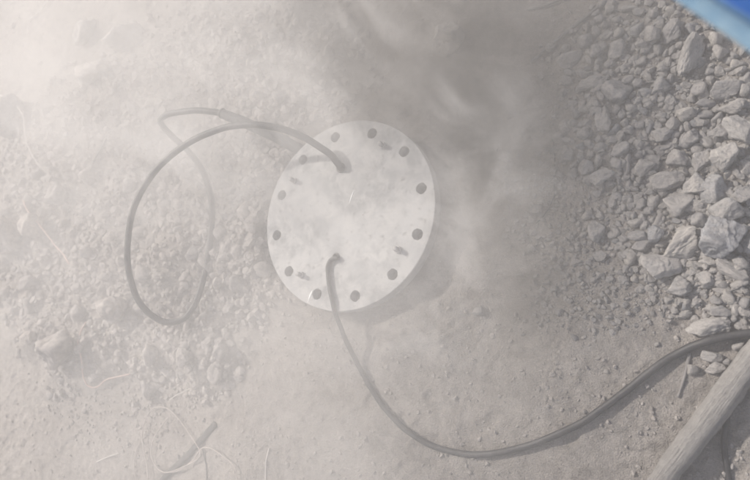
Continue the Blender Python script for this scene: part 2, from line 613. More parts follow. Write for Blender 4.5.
# traced stones: x, y, w, h, angle, tone, short name used by neighbours' labels (or None)
B, R_, P_ = 'b', 'r', 'p'
BIG = [
    (722, 236, 46, 44, 0, B, 'the big blue-grey boulder', 'big blue-grey rugged boulder, largest stone right of the frame centre line'),
    (725, 212, 34, 26, 5, P_, 'the smooth pale boulder', 'smooth rounded pale boulder half hidden behind the blue-grey boulder'),
    (681, 246, 43, 31, 22, P_, 'the pale wedge-shaped rock', 'pale wedge-shaped rock touching the left side of the blue-grey boulder'),
    (660, 268, 40, 27, -10, P_, 'the flat pale slab', 'flat pale slab with broken right end below the wedge-shaped rock'),
    (679, 205, 28, 27, -12, R_, 'the square grey block', 'square flat-topped grey block standing alone on bare dust'),
    (714, 192, 28, 32, 30, B, 'the dark tilted block', 'dark blue-grey tilted block above the smooth pale boulder'),
    (697, 187, 30, 24, 15, P_, None, 'pale angular block with one dark face beside the dark tilted block'),
    (742, 129, 28, 36, 10, P_, 'the large pale block', 'large pale block at the right edge of the frame'),
    (708, 326, 42, 23, 4, P_, 'the ragged slab by the cable', 'long ragged pale slab lying just above the black cable'),
    (690, 53, 22, 48, -33, P_, 'the long pale rock', 'long pale lumpy rock slanting below the blue sheet'),
    (731, 270, 34, 15, -25, R_, 'the thin tilted slab', 'thin tilted grey slab under the blue-grey boulder'),
    (678, 286, 23, 23, 20, P_, 'the cracked pale stone', 'pale stone with a ridge below the flat pale slab'),
    (725, 159, 27, 26, 10, P_, 'the pale three-sided rock', 'pale three-sided rock below the large pale block'),
    (668, 182, 32, 19, 5, R_, 'the oval grey stone', 'oval grey stone lying above the square grey block'),
    (603, 177, 27, 17, 8, P_, 'the pale oval stone', 'pale oval stone at the left rim of the rubble'),
    (597, 231, 17, 23, 10, P_, 'the lone rounded stone', 'lone rounded pale stone standing left of the rubble pile'),
    (644, 167, 21, 15, 38, P_, None, 'pale egg-shaped stone leaning over a brown gap in the rubble'),
    (677, 158, 21, 19, 0, R_, 'the round grey cobble', 'round grey cobble in the middle of the rubble'),
    (701, 162, 18, 25, -15, R_, None, 'upright grey cobble beside the pale three-sided rock'),
    (663, 135, 20, 15, 0, P_, None, 'pale bun-shaped stone in the centre of the rubble field'),
    (688, 139, 21, 18, 10, R_, None, 'squarish speckled stone above the round grey cobble'),
    (718, 132, 21, 14, 12, R_, None, 'grey oval stone left of the large pale block'),
    (686, 115, 20, 15, -10, P_, None, 'pale smooth stone half covering a darker one'),
    (731, 107, 26, 15, -5, R_, None, 'wide grey stone above the large pale block'),
    (726, 89, 31, 20, 8, R_, 'the broad grey slab', 'broad grey slab with worn edges below the blue sheet'),
    (616, 91, 29, 24, -20, R_, 'the broad dusty stone', 'broad dusty stone in the upper left of the rubble'),
    (593, 83, 30, 16, 8, R_, 'the dusty lens-shaped stone', 'dusty lens-shaped stone left of the broad dusty stone'),
    (571, 59, 26, 17, 20, R_, None, 'dust-veiled oblong stone beside the long thin rod'),
    (617, 51, 18, 20, -10, R_, None, 'upright dusty block with a pointed top near the frame top'),
    (599, 51, 16, 18, 0, R_, None, 'rounded dusty block right of the thin rod'),
    (660, 86, 20, 17, 20, P_, 'the pale knob', 'pale knobbly stone below the long pale rock'),
    (652, 35, 18, 20, 20, R_, None, 'dusty grey lump left of the leaning block near the blue sheet'),
    (672, 31, 18, 28, -25, R_, None, 'leaning grey block nearest to the lower left of the blue sheet corner'),
    (603, 117, 16, 29, -8, R_, 'the standing grey slab', 'narrow standing grey slab in the left part of the rubble'),
    (565, 154, 17, 18, 0, R_, 'the outlying grey block', 'grey block at the outer left rim beside the hair-thin dark wire'),
    (586, 167, 16, 19, 0, R_, None, 'dusty block just left of the pale oval stone'),
    (655, 234, 19, 17, 30, B, 'the white-banded stone', 'dark stone with a white band left of the pale wedge-shaped rock'),
    (640, 236, 23, 12, -8, R_, None, 'flat grey stone left of the white-banded stone'),
    (642, 247, 20, 13, 15, R_, None, 'low grey stone above the flat pale slab'),
    (722, 311, 22, 11, 0, P_, None, 'pale pebble-shaped stone above the ragged slab by the cable'),
    (712, 357, 20, 11, -8, P_, 'the upper cable stone', 'upper of two pale stones between the cable and the log'),
    (715, 368, 20, 12, 0, P_, None, 'lower of two pale stones between the cable and the log'),
    (708, 260, 19, 13, 10, P_, None, 'pale shard tucked under the lower left of the blue-grey boulder'),
    (707, 280, 22, 17, -15, P_, None, 'sharp pale stone left of the thin tilted slab'),
    (726, 192, 20, 12, -30, R_, None, 'grey wedge in the gap right of the dark tilted block'),
    (742, 196, 24, 18, 0, R_, None, 'grey stone cut by the right edge above the smooth pale boulder'),
    (748, 243, 14, 24, 0, B, None, 'bluish stone cut by the right edge beside the blue-grey boulder'),
    (746, 168, 13, 20, 0, R_, None, 'narrow stone cut by the right edge below the large pale block'),
    (632, 143, 20, 4, -50, R_, None, 'thin splinter of stone slanting down to the right'),
    (650, 49, 32, 4, 24, R_, None, 'long thin splinter of stone rising to the right near the top'),
    (446, 41, 42, 40, -35, P_, None, 'rounded boulder veiled by grey dust above the steel cap'),
    (95, 75, 66, 30, -4, P_, 'the flat-topped block', 'long flat-topped block veiled by white dust in the top left'),
    (126, 38, 46, 42, 0, P_, 'the round veiled boulder', 'round boulder veiled by white dust above the flat-topped block'),
    (12, 118, 36, 46, 0, R_, None, 'dark boulder cut by the left edge behind white dust'),
    (84, 32, 26, 30, 0, R_, None, 'darker veiled lump left of the round veiled boulder'),
    (63, 350, 38, 46, -25, P_, 'the cracked clod', 'largest cracked clod at the lower left edge of the heap'),
    (117, 310, 32, 30, 0, P_, 'the pale round clod', 'pale round clod just left of the bottom of the cable loop'),
    (15, 238, 32, 36, 10, P_, None, 'lumpy clod near the left edge below the pink string'),
    (38, 227, 22, 28, 15, P_, None, 'upright clod crossed by the pink string'),
    (55, 193, 22, 24, 0, P_, None, 'rounded clod above the pink string'),
    (31, 338, 15, 15, 0, R_, None, 'small clod standing apart at the heap edge, upper left of the cracked clod'),
    (153, 355, 14, 24, 0, P_, None, 'narrow clod with dark shadow below the cable loop'),
    (148, 390, 12, 22, -5, P_, None, 'narrow outlying clod below the heap, nearest the wire coil'),
    (213, 374, 18, 22, 5, P_, None, 'outlying clod at the lower tip of the heap'),
    (187, 356, 17, 22, 30, P_, None, 'split clod left of the outlying clod at the heap tip'),
    (217, 351, 17, 20, -10, P_, None, 'clod pressed against the upper side of the outlying one'),
]
MED = [
    (698, 222, 16, 15, 20), (700, 209, 12, 10, 0), (636, 223, 13, 11, 30), (656, 251, 9, 8, 0), (617, 232, 9, 10, 0), (616, 241, 8, 6, 0),
    (620, 210, 9, 8, 0), (641, 204, 10, 11, 0), (677, 222, 10, 6, 0), (682, 229, 12, 8, 10), (699, 265, 13, 9, -20), (742, 263, 18, 12, -35),
    (688, 274, 8, 10, 0), (690, 264, 8, 8, 0), (740, 283, 17, 11, 0), (722, 290, 18, 9, 0), (635, 278, 9, 10, 0), (627, 269, 8, 8, 0),
    (707, 142, 14, 12, -30), (638, 154, 11, 10, 0), (626, 164, 8, 23, -12), (617, 165, 13, 13, 0), (620, 149, 22, 15, 20), (600, 147, 13, 10, 0),
    (705, 103, 21, 10, 0), (705, 114, 17, 10, 0), (714, 162, 9, 12, 20), (662, 116, 13, 8, 0), (662, 147, 20, 8, 5), (618, 35, 12, 11, 0),
    (637, 30, 13, 17, -10), (699, 89, 15, 18, 0), (653, 15, 12, 11, 30), (628, 9, 19, 9, 5), (662, 5, 9, 11, 0), (649, 3, 10, 9, 0),
    (699, 62, 14, 11, 10), (662, 66, 11, 9, 0), (637, 83, 10, 12, 0), (609, 64, 10, 9, 0), (607, 35, 9, 10, 0), (722, 53, 17, 18, 10),
    (584, 125, 12, 7, 0), (584, 134, 14, 13, 20), (598, 160, 8, 14, 0), (580, 147, 10, 8, 0), (514, 114, 14, 11, 0), (540, 178, 8, 5, 0),
    (605, 137, 9, 7, 0), (537, 210, 13, 12, 0), (587, 215, 11, 10, 0), (531, 248, 11, 8, 0), (531, 221, 9, 6, 0), (558, 267, 10, 8, 0),
    (576, 262, 12, 8, 0), (546, 283, 9, 7, 0), (554, 288, 8, 7, 0), (591, 259, 7, 7, 0), (523, 235, 8, 7, 0), (728, 297, 11, 16, 30),
    (717, 300, 13, 9, -10), (738, 345, 12, 12, 0), (693, 370, 11, 12, 0), (726, 362, 9, 7, 0), (697, 304, 7, 9, 0), (733, 318, 8, 8, 0),
    (505, 158, 12, 9, 0), (520, 155, 8, 7, 0), (559, 312, 9, 8, 20), (574, 337, 9, 5, -45), (478, 311, 12, 9, 20), (657, 344, 6, 5, 0),
    (700, 10, 12, 9, 0), (640, 62, 13, 10, 30), (676, 70, 10, 9, 0), (573, 104, 12, 9, 0), (632, 108, 12, 10, 0), (648, 102, 11, 8, 0),
    (661, 100, 9, 8, 0), (640, 125, 10, 9, 0), (624, 123, 9, 10, 0), (738, 65, 14, 12, 0), (712, 72, 12, 10, 0), (745, 90, 10, 14, 0),
    (650, 191, 10, 8, 0), (745, 303, 12, 13, 0), (742, 322, 9, 8, 0), (727, 146, 10, 7, 0), (665, 213, 8, 6, 0), (715, 176, 12, 9, 0),
]
LAND = []     # landmarks for the labels: (px, py, name)
MEMBERS = []  # small stones that get their label afterwards: (object, px, py, w, h, tone)
TONE = {B: M_BLUE, R_: M_ROCK, P_: M_PALE}
seen_groups = {}
for k, (x, y, w, h, a, tone, short, label) in enumerate(BIG):
    left = x < 250
    me = rock_mesh('rock', 5 if max(w, h) > 24 and not left else 4, 500 + k * 3, planes=[11, 14, 18][k % 3] + (8 if left or 'lumpy' in label else 0), soft=16 if left else (14 if 'lumpy' in label else [80, 56, 40][k % 3]), rough=.055 if left else [.030, .022, .036][k % 3])
    mat = (M_PALE if y < 125 else M_CLOD) if left else TONE[tone]
    big = max(w, h) > 34
    o = place_rock(me, x, y, w, h, a, mat, 'clod' if left and 'clod' in label else ('boulder' if 'boulder' in label else 'rock'),
                   sink=.42 if (left and y < 125) or x == 446 else (.12 if left else .16), tall=1.0 if left else (.78 if min(w, h) > 30 else .9), tilt=.16, lift=0.0)
    tag(o, label, 'boulder' if 'boulder' in label else ('clod' if 'clod' in label else 'rock'),
        'dusty clods of the left heap' if left else 'rubble stones on the right')
    if short:
        LAND.append((x, y, short))
LAND += [(575, 30, 'the long thin rod'), (715, 400, 'the dusty log'), (590, 400, 'the black cable'), (740, 20, 'the blue sheet')]


def small_rock(x, y, w, h, a, tone=None, name='stone', left=False):
    tone = tone or random.choice([R_, R_, P_, P_, P_, R_, B])
    mat = M_CLOD if left else TONE[tone]
    i_ = random.randrange(20)
    o = place_rock(variant(i_, mat), x, y, w, h, a, None, name, sink=.2, tall=.95, tilt=.4)
    MEMBERS.append((o, x, y, w, h, tone, left))
    return o


for x, y, w, h, a in MED:
    small_rock(x, y, w, h, a)


def free(x, y, r, gap=.75):
    return all((x - a) ** 2 + (y - b) ** 2 > ((r + c) * gap) ** 2 for a, b, c in PLACED)


RUB_IN = [(600, 0), (672, 0), (750, 62), (750, 305), (700, 312), (668, 302), (640, 290), (622, 262), (608, 240), (640, 218), (600, 190), (560, 170), (550, 150), (565, 100), (560, 60), (585, 25)]
n_ = t_ = 0
while n_ < 88 and t_ < 14000:
    t_ += 1
    x, y = random.uniform(545, 748), random.uniform(2, 330)
    w = random.uniform(8, 17)
    if poly_dist(np.array([x]), np.array([y]), RUB_IN)[0] < 2 or not free(x, y, w / 2, .74):
        continue
    small_rock(x, y, w, w * random.uniform(.6, .95), random.uniform(0, 180))
    n_ += 1
n_ = t_ = 0
while n_ < 95 and t_ < 9000:
    t_ += 1
    x, y = random.uniform(5, 300), random.uniform(90, 395)
    w = 8 + 14 * random.random() ** 1.8
    if poly_dist(np.array([x]), np.array([y]), HEAP_PX)[0] < 0 or not free(x, y, w / 2, 1.0):
        continue
    if math.hypot(x - 352, y - 215) < 95:
        continue
    small_rock(x, y, w, w * random.uniform(.65, 1), random.uniform(0, 180), P_, 'clod', True)
    n_ += 1

# labels of the small stones: tone, shape, size and the nearest landmark
DIRS = ['right', 'upper right', 'top', 'upper left', 'left', 'lower left', 'underside', 'lower right']
LAND_L = [l for l in LAND if l[0] < 300] + [(190, 120, 'the cable splice'), (130, 240, 'the left bend of the cable loop'), (212, 210, 'the right side of the cable loop'),
                                            (170, 322, 'the bottom of the cable loop'), (270, 215, 'the left rim of the steel cap'), (170, 220, 'the middle of the cable loop'), (300, 160, 'the upper left rim of the steel cap')]
LAND_R = [l for l in LAND if l[0] > 300] + [(437, 215, 'the right rim of the steel cap')]
used = {}
for o, x, y, w, h, tone, left in MEMBERS:
    size = 'tiny' if max(w, h) < 9 else ('small' if max(w, h) < 12.5 else 'medium-sized')
    shape = 'elongated' if w / h > 1.45 or h / w > 1.45 else ('blocky' if min(w, h) / max(w, h) > .85 else 'angular')
    tw = {B: 'blue-grey', R_: 'grey', P_: 'pale'}[tone]
    done = False
    L = sorted(LAND_L if left else LAND_R, key=lambda l: math.hypot(l[0] - x, l[1] - y))
    for lx, ly, nm in L[:4]:
        d = math.hypot(lx - x, ly - y)
        k = int(round(math.degrees(math.atan2(ly - y, x - lx)) / 45)) % 8
        dist = 'close to' if d < 26 else ('further off' if d < 48 else 'well off')
        lab = f"{size} {shape} {tw} {'clod' if left else 'stone'} {dist} the {DIRS[k]} of {nm}"
        if len(lab.split()) > 16:
            lab = lab.replace('medium-sized ', '').replace(' clod ', ' lump ', 1)
        if len(lab.split()) > 16:
            lab = lab.replace(' of the steel cap', ' of cap').replace(' of the cable loop', ' of loop').replace('just ', '')
        if lab not in used:
            used[lab] = 1
            done = True
            break
    if not done:
        lx, ly, n1 = L[0]
        n2 = L[1][2]
        lab = f"{size} {shape} {tw} {'clod' if left else 'stone'} between {n1} and {n2}"
    used[lab] = 1
    tag(o, lab, 'clod' if left else 'stone', 'dusty clods of the left heap' if left else 'rubble stones on the right')

# gravel: thousands of stones too small to pick apart, real geometry joined
LOW = [rock_verts(2, 900 + i, planes=[8, 11, 15][i % 3], soft=60, rough=.02) for i in range(14)]


ROUND = [rock_verts(2, 950 + i, planes=[9, 12, 16][i % 3], soft=30, rough=.05) for i in range(14)]


def scatter(name, n, sampler, rmin, rmax, mat, label, cat, power=2.2, sink=.25):
    low_ = [LOW[i] if i % 2 else ROUND[i] for i in range(14)] if mat is M_CRUMB else LOW
    v_all, f_all, base = [], [], 0
    xs, ys, sc = sampler(n)
    rad = (rmin + (rmax - rmin) * RNG.random(len(xs)) ** power) * sc
    zs = height(xs, ys)
    for k, (P, Fc) in enumerate(low_):
        idx = np.arange(k, len(xs), len(LOW))
        m_ = len(idx)
        s3 = rad[idx][:, None] * RNG.uniform([.75, .6, .45], [1.2, 1.0, .9] if mat is not M_CRUMB else [1.1, 1.05, 1.0], (m_, 3))
        a = RNG.uniform(0, 2 * np.pi, (m_, 2))
        Q = P[None] * s3[:, None, :]
        ca, sa = np.cos(a[:, 0])[:, None], np.sin(a[:, 0])[:, None]
        x_, y_, z_ = Q[..., 0], Q[..., 1], Q[..., 2]
        x_, y_ = x_ * ca - y_ * sa, x_ * sa + y_ * ca
        t = (RNG.uniform(-.45, .45, m_))[:, None]
        y_, z_ = y_ * np.cos(t) - z_ * np.sin(t), y_ * np.sin(t) + z_ * np.cos(t)
        v = np.stack([x_ + xs[idx][:, None], y_ + ys[idx][:, None], z_ + (zs[idx] + s3[:, 2] * (1 - 2 * sink))[:, None]], -1)
        nv = P.shape[0]
        v_all.append(v.reshape(-1, 3))
        f_all.append((Fc[None] + base + (np.arange(m_) * nv)[:, None, None]).reshape(-1, 3))
        base += m_ * nv
    o = link(name, mesh_np(name, np.concatenate(v_all), np.concatenate(f_all), False), mat)
    return tag(o, label, cat, kind='stuff')


def px_sampler(poly, box, soft=10, edge=0.0):
    def f(n):
        x = RNG.uniform(box[0], box[2], n * 3)
        y = RNG.uniform(box[1], box[3], n * 3)
        # uniform per area of ground: weight by metres per pixel
        wx = x[:, None] * 0 + x[:, None]
        P = np.array([W(a, b, .01) for a, b in zip(x, y)])
        d = poly_dist(x, y, poly) + edge * vn(P[:, 0], P[:, 1], .05, 31) * 12
        keep = RNG.random(len(x)) < sstep(-soft, soft, d)
        keep &= (np.hypot(P[:, 0], P[:, 1]) > .212)
        P = P[keep][:n]
        return P[:, 0], P[:, 1], np.ones(len(P))
    return f


def all_sampler(box, avoid=.212, clump=.0):
    def f(n):
        x = RNG.uniform(box[0], box[2], n * 2)
        y = RNG.uniform(box[1], box[3], n * 2)
        P = np.array([W(a, b, .01) for a, b in zip(x, y)])
        keep = np.hypot(P[:, 0], P[:, 1]) > avoid
        if clump:
            keep &= RNG.random(len(x)) < sstep(clump, clump + .5, vn(P[:, 0], P[:, 1], .09, 33))
        P = P[keep][:n]
        return P[:, 0], P[:, 1], np.ones(len(P))
    return f


scatter('rubble_gravel', 1500, px_sampler(RUB_IN, (520, -40, 800, 345), 34, 1.6),   .0024, .0105, M_GRAVEL,
        'loose grey gravel and chips between the rubble stones on the right', 'gravel', 1.5)
scatter('rubble_fines', 3000, px_sampler(RUB_IN, (520, -40, 800, 345), 40, 1.6), .0010, .0038, M_CRUMB,
        'dusty fines and soil packed between the rubble stones', 'fines', 2.0, .35)
scatter('rubble_chips', 1300, px_sampler([(575, 190), (640, 190), (660, 260), (672, 310), (600, 330), (540, 315), (520, 250), (505, 200), (500, 150), (560, 150)], (490, 140, 690, 345), 22, 1), .0016, .0068, M_GRAVEL,
        'scattered small chips on the dust left of the rubble pile', 'gravel', 2.4)
scatter('heap_granules', 7200, px_sampler(HEAP_PX, (-60, -30, 380, 420), 20, 1.6), .0028, .0145, M_CRUMB,
        'crumbly pale granules covering the heap left of the steel cap', 'gravel', 2.6, .34)
scatter('heap_spill', 500, px_sampler([(60, 380), (230, 370), (180, 430), (110, 460), (50, 420)], (20, 360, 260, 500), 30, 1), .0016, .006, M_CRUMB,
        'crumbs spilled below the heap in the lower left', 'gravel', 2.6, .3)
scatter('soil_crumbs', 2600, all_sampler((-20, 180, 780, 500), .22, -.6), .0010, .0052, M_CRUMB,
        'small soil crumbs lying over the bare dusty ground', 'crumbs', 3.0, .38)
scatter('scattered_grit', 700, all_sampler((-20, -20, 780, 500), .22, .1),   .0010, .0036, M_CRUMB,
        'fine grit scattered over the bare dusty ground', 'grit', 2.5, .3)

# ------------------------------------------------------------------ steel cap
cap = bpy.data.objects.new('steel_cap', None)
C.objects.link(cap)
cap.location = (0, 0, CAP_Z)
tag(cap, 'round dusty steel flange cap with twelve bolt holes over the borehole', 'flange cap')
RO, TH = .2045, .028
PH = math.radians(278.6156)
holes = []
for k in range(12):
    a = math.pi + math.radians(98.6156 + 0) - k * math.pi / 6
    holes.append((.1775 * math.cos(a), .1775 * math.sin(a), .0112))
hc = [W(341, 168, CAP_Z), W(336, 257, CAP_Z)]
holes += [(hc[0][0], hc[0][1], .0075), (hc[1][0], hc[1][1], .0065)]


def plate(holes, RO, th, cham=.0014):
    loops, edges, vs = [], [], []

    def add(cx, cy, r, n):
        b0 = len(vs)
        for i in range(n):
            a = 2 * math.pi * i / n
            vs.append(Vector((cx + r * math.cos(a), cy + r * math.sin(a))))
        edges.extend((b0 + i, b0 + (i + 1) % n) for i in range(n))
        loops.append((cx, cy, r, n, b0))
    add(0, 0, RO - cham, 160)
    for h in holes:
        add(h[0], h[1], h[2] + cham * .7, 28)
    co, ed, fa, ov, oe, of = delaunay_2d_cdt(vs, edges, [], 1, 1e-7)
    tris = []
    for f in fa:
        c = sum((co[i] for i in f), Vector((0, 0))) / len(f)
        if c.length > RO or any((c - Vector(h[:2])).length < h[2] for h in holes):
            continue
        tris.append(list(f))
    n = len(co)
    V = [(c.x, c.y, 0) for c in co] + [(c.x, c.y, -th) for c in co]
    F = [t for t in tris] + [[i + n for i in reversed(t)] for t in tris]
    idx = {}
    for new, olds in enumerate(ov):
        for o_ in olds:
            idx[o_] = new
    for li, (cx, cy, r, m_, b0) in enumerate(loops):
        r2 = RO if li == 0 else holes[li - 1][2]
        t0 = len(V)
        for zz in (-cham, -th + cham):
            for i in range(m_):
                a = 2 * math.pi * i / m_
                V.append((cx + r2 * math.cos(a), cy + r2 * math.sin(a), zz))
        for i in range(m_):
            j = (i + 1) % m_
            A, Bq = idx[b0 + i], idx[b0 + j]
            rows = [(A, Bq), (t0 + i, t0 + j), (t0 + m_ + i, t0 + m_ + j), (A + n, Bq + n)]
            for (p, q), (p2, q2) in zip(rows[:-1], rows[1:]):
                F.append([p, p2, q2, q] if li == 0 else [q, q2, p2, p])
    me = bpy.data.meshes.new('plate')
    me.from_pydata(V, [], F)
    me.validate()
    me.update()
    return me


link('plate', plate(holes, RO, TH), M_STEEL, cap)
# casing below
pth = [(0, 0, -.11), (0, 0, -.06), (0, 0, -TH - .0012), (0, 0, -TH - .0010)]
link('casing', tube_mesh('casing', pth, [.140, .140, .140, .02], 64), M_STEEL, cap)
for px_, py_ in ((383, 146), (294.5, 181), (301.5, 275), (398.5, 250)):
    w_ = W(px_, py_, CAP_Z)
    hh = .017
    P_t = []
    zz = np.linspace(.0003, hh, 23)
    rr = [.0045 + (.0005 if i % 2 else -.0003) for i in range(22)] + [.0036]
    st = link('stud', tube_mesh('stud', [(w_[0], w_[1], z) for z in zz], rr, 14), M_ZINC, cap)
    nut = bmesh.new()
    bmesh.ops.create_cone(nut, cap_ends=True, segments=6, radius1=.0078, radius2=.0078, depth=.0055)
    bmesh.ops.bevel(nut, geom=nut.edges[:], offset=.0007, segments=1, affect='EDGES')
    me = bpy.data.meshes.new('nut')
    nut.to_mesh(me)
    nut.free()
    nu = link('nut', me, M_ZINC, st, (w_[0], w_[1], .0030))
    nu.rotation_euler = (0, 0, random.random() * 2)


def torus_me(R, r, n=28, m_=10):
    V, F = [], []
    for i in range(n):
        for j in range(m_):
            a, b2 = 2 * math.pi * i / n, 2 * math.pi * j / m_
            V.append(((R + r * math.cos(b2)) * math.cos(a), (R + r * math.cos(b2)) * math.sin(a), r * math.sin(b2)))
            F.append((i * m_ + j, ((i + 1) % n) * m_ + j, ((i + 1) % n) * m_ + (j + 1) % m_, i * m_ + (j + 1) % m_))
    me = bpy.data.meshes.new('gland')
    me.from_pydata(V, [], F)
    for p in me.polygons:
        p.use_smooth = True
    return me


link('cable_gland', torus_me(.0085, .0024), M_DARKRING, cap, (hc[0][0], hc[0][1], .0016))
link('cable_gland', torus_me(.0070, .0018), M_DARKRING, cap, (hc[1][0], hc[1][1], .0012))


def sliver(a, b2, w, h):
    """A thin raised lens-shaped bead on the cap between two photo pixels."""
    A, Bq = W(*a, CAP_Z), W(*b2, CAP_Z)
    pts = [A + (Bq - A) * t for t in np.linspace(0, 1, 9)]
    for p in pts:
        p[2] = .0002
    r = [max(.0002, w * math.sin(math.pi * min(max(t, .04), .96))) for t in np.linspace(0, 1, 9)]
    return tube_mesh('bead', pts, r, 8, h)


o = link('glint_chip', sliver((308, 301.5), (312.8, 289.5), .0026, .45), M_GLINT, cap)  # added sliver standing in for the sun glint on the hole's chamfer
tag(o, 'white chip painted as a sun glint beside a bolt hole')
o = link('glint_bead', sliver((349, 204), (354, 190), .0015, .5), M_GLINT, cap)  # added bead, its white colour stands in for a glint of sun
tag(o, 'short raised white bead painted as a sun glint near the middle')

# ------------------------------------------------------------------ cables
def wob(P, a=.0007):
    k = np.arange(len(P))
    P = P.copy()
    P[:, 0] += a * vn(k * .01, k * 0, .045, 51)
    P[:, 1] += a * vn(k * .01, k * 0, .052, 52)
    P[:, 2] += .5 * a * vn(k * .01, k * 0, .06, 53)
    return P


def path_px(pts, n=10):
    """pts: (px, py, z) with z None for lying on the ground."""
    o = []
    for x, y, z in pts:
        o.append(W(x, y, z))
    return wob(catmull(o, n))


RC = .0074
c1 = bpy.data.objects.new('looped_cable', None)
C.objects.link(c1)
tag(c1, 'black cable looping left from the upper cap hole back to the conduit', 'cable')
loop = [(341.5, 170, .030), (341, 168, CAP_Z + .004), (337, 162, .088), (328, 153, .098), (310, 141, .118), (290, 131.5, .142), (268, 126, .170), (248, 124.5, .180), (225, 127.5, .185),
        (200, 137, .190), (178, 150, .190), (157, 169, .185), (141, 192, .178), (131, 218, .168), (127.5, 245, .158), (129, 272, .145), (137, 298, .125), (150, 314, .105),
        (166, 322, .085), (183, 319, .070), (195, 304, .064), (203, 281, .062), (209, 250, .064), (212, 222, .066), (211, 197, .072), (203, 172, .085),
        (190, 153, .105), (174, 138, .130), (163, 127, .150), (160.5, 120.5, .160), (165, 115.5, .165), (176, 112.5, .166), (195, 110.5, .162), (212, 111.5, .155), (223, 114, .147), (236, 118, .138)]
link('cord', tube_mesh('cord', path_px(loop, 8), RC, 12), M_CABLE, c1)
sl = [(219, 112.8, .150), (222, 113.6, .148), (226, 115, .145), (232, 117.5, .140), (245, 123, .128), (262, 130.5, .108), (282, 140, .078), (302, 151, .050), (325, 164, .034), (350, 178, .030)]
pp = path_px(sl, 6)
rr = np.interp(np.linspace(0, 9, len(pp)), [0, .5, 1, 2, 5, 9], [.0068, .0085, .0108, .0115, .0128, .0135])
cd = link('conduit', tube_mesh('conduit', pp, rr, 16), M_SLEEVE)
tag(cd, 'grey conduit sleeve running from under the cap to the looped cable', 'conduit')
rg = tube_mesh('clip', pp[5:8], [.0120, .0126, .0120], 16)
tag(link('clip', rg, M_CABLE, cd), 'dark tape ring at the conduit mouth')

low = [(338.5, 256, .035), (337.5, 257.5, CAP_Z + .004), (333.5, 258.5, CAP_Z + .007), (329.3, 262, CAP_Z + .0058), (327.8, 270, CAP_Z + .0054), (329, 284, CAP_Z + .0054), (332.5, 302, CAP_Z + .0058), (338, 320, .070)]
for x, y, up_ in [(346, 340, .024), (356, 361, .010), (370, 387, .006), (387, 411, .006), (409, 432, .006), (435, 446.5, .006), (465, 453.5, .006), (492, 453.5, .007), (520, 448, .008), (550, 437, .009), (580, 423, .009), (606, 406, .010),
                  (632, 386, .010), (656, 367, .009), (680, 352, .009), (704, 342, .012), (728, 336, .014), (755, 333, .016), (790, 331, .012), (850, 330, .008)]:
    w_ = W(x, y, .01)
    low.append((x, y, hz(w_[0], w_[1]) + up_))
pl = path_px(low, 8)
rr = np.interp(np.arange(len(pl)) / 8, [0, 8, 12, 26], [.0042, .0047, .0058, .0064])
tag(link('black_cable', tube_mesh('cable', pl, rr, 12), M_CABLE), 'black cable sweeping from the lower cap hole to the right edge', 'cable')

# cable under the log
und = [(770, 350), (752, 372), (741, 386), (733, 398), (728.5, 412), (725, 430), (724, 446), (726, 462), (729, 480), (732, 500), (728, 530)]
P = []
for x, y in und:
    w_ = W(x, y, .01)
    P.append((w_[0], w_[1], hz(w_[0], w_[1]) + .003))
tag(link('buried_cable', tube_mesh('cable', catmull(P, 8), .0042, 10), M_CABLE), 'half-buried black cable coming out from under the dusty log', 'cable')

# ------------------------------------------------------------------ log
a0, a1 = (740, 352.5 + 14), (652, 494)
A, Bq = W(795, 303, .030), W(610, 550, .030)
pts, rads = [], []
for k in range(70):
    t = k / 69
    p = A + (Bq - A) * t
    p = p + np.array([.0015 * math.sin(t * 17), .0015 * math.cos(t * 13), 0])
    p[2] = hz(p[0], p[1]) * .3 + .026
    pts.append(p)
    rads.append(.0188 * (1.05 - .08 * t))
V, F = tube_np(pts, rads, 40)
nrm = V.copy()
axp = np.repeat(np.array(pts), 40, 0)
dd = V[:len(axp)] - axp
L_ = np.linspace(0, 1, 70).repeat(40) * .75
th_ = np.tile(np.arange(40), 70) / 40 * 2 * np.pi
amp = .0010 * vn(th_ * .02, L_, .03, 41) + .0009 * vn(th_ * .006, L_, .012, 42) + .0016 * vn(th_ * .03, L_, .09, 43)
V[:len(axp)] += dd / (np.linalg.norm(dd, axis=1)[:, None] + 1e-9) * amp[:, None]
me = bpy.data.meshes.new('log')
me.from_pydata([tuple(v) for v in V], [], [f if f[2] != f[3] else f[:3] for f in F])
for p in me.polygons:
    p.use_smooth = True
tag(link('wooden_log', me, M_LOG), 'dust-coated wooden pole lying across the lower right corner', 'wooden pole')


# ------------------------------------------------------------------ sticks, rods, strings and wires
def on_ground(pix, lift=.002, n=8, rough=0.0):
    o = []
    for x, y in pix:
        w_ = W(x, y, .012)
        w_ = W(x, y, hz(w_[0], w_[1]))
        o.append((w_[0] + random.uniform(-rough, rough), w_[1] + random.uniform(-rough, rough), 0))
    P = catmull(o, n)
    h = height(P[:, 0], P[:, 1], False)
    k = np.ones(9) / 9
    h = np.convolve(np.pad(h, 4, 'edge'), k, 'valid')
    P[:, 2] = h + lift
    return P


def strand(name, pix, r, mat, label, cat, lift=.002, taper=True, sides=7, n=8, flat=1.0, group=None):
    P = on_ground(pix, lift, n)
    t = np.linspace(0, 1, len(P))
    rr = r * (np.clip(1.15 - .5 * t, .5, 1.2) if taper else np.ones(len(P)))
    o = link(name, tube_mesh(name, P, rr, sides, flat), mat)
    return tag(o, label, cat, group)


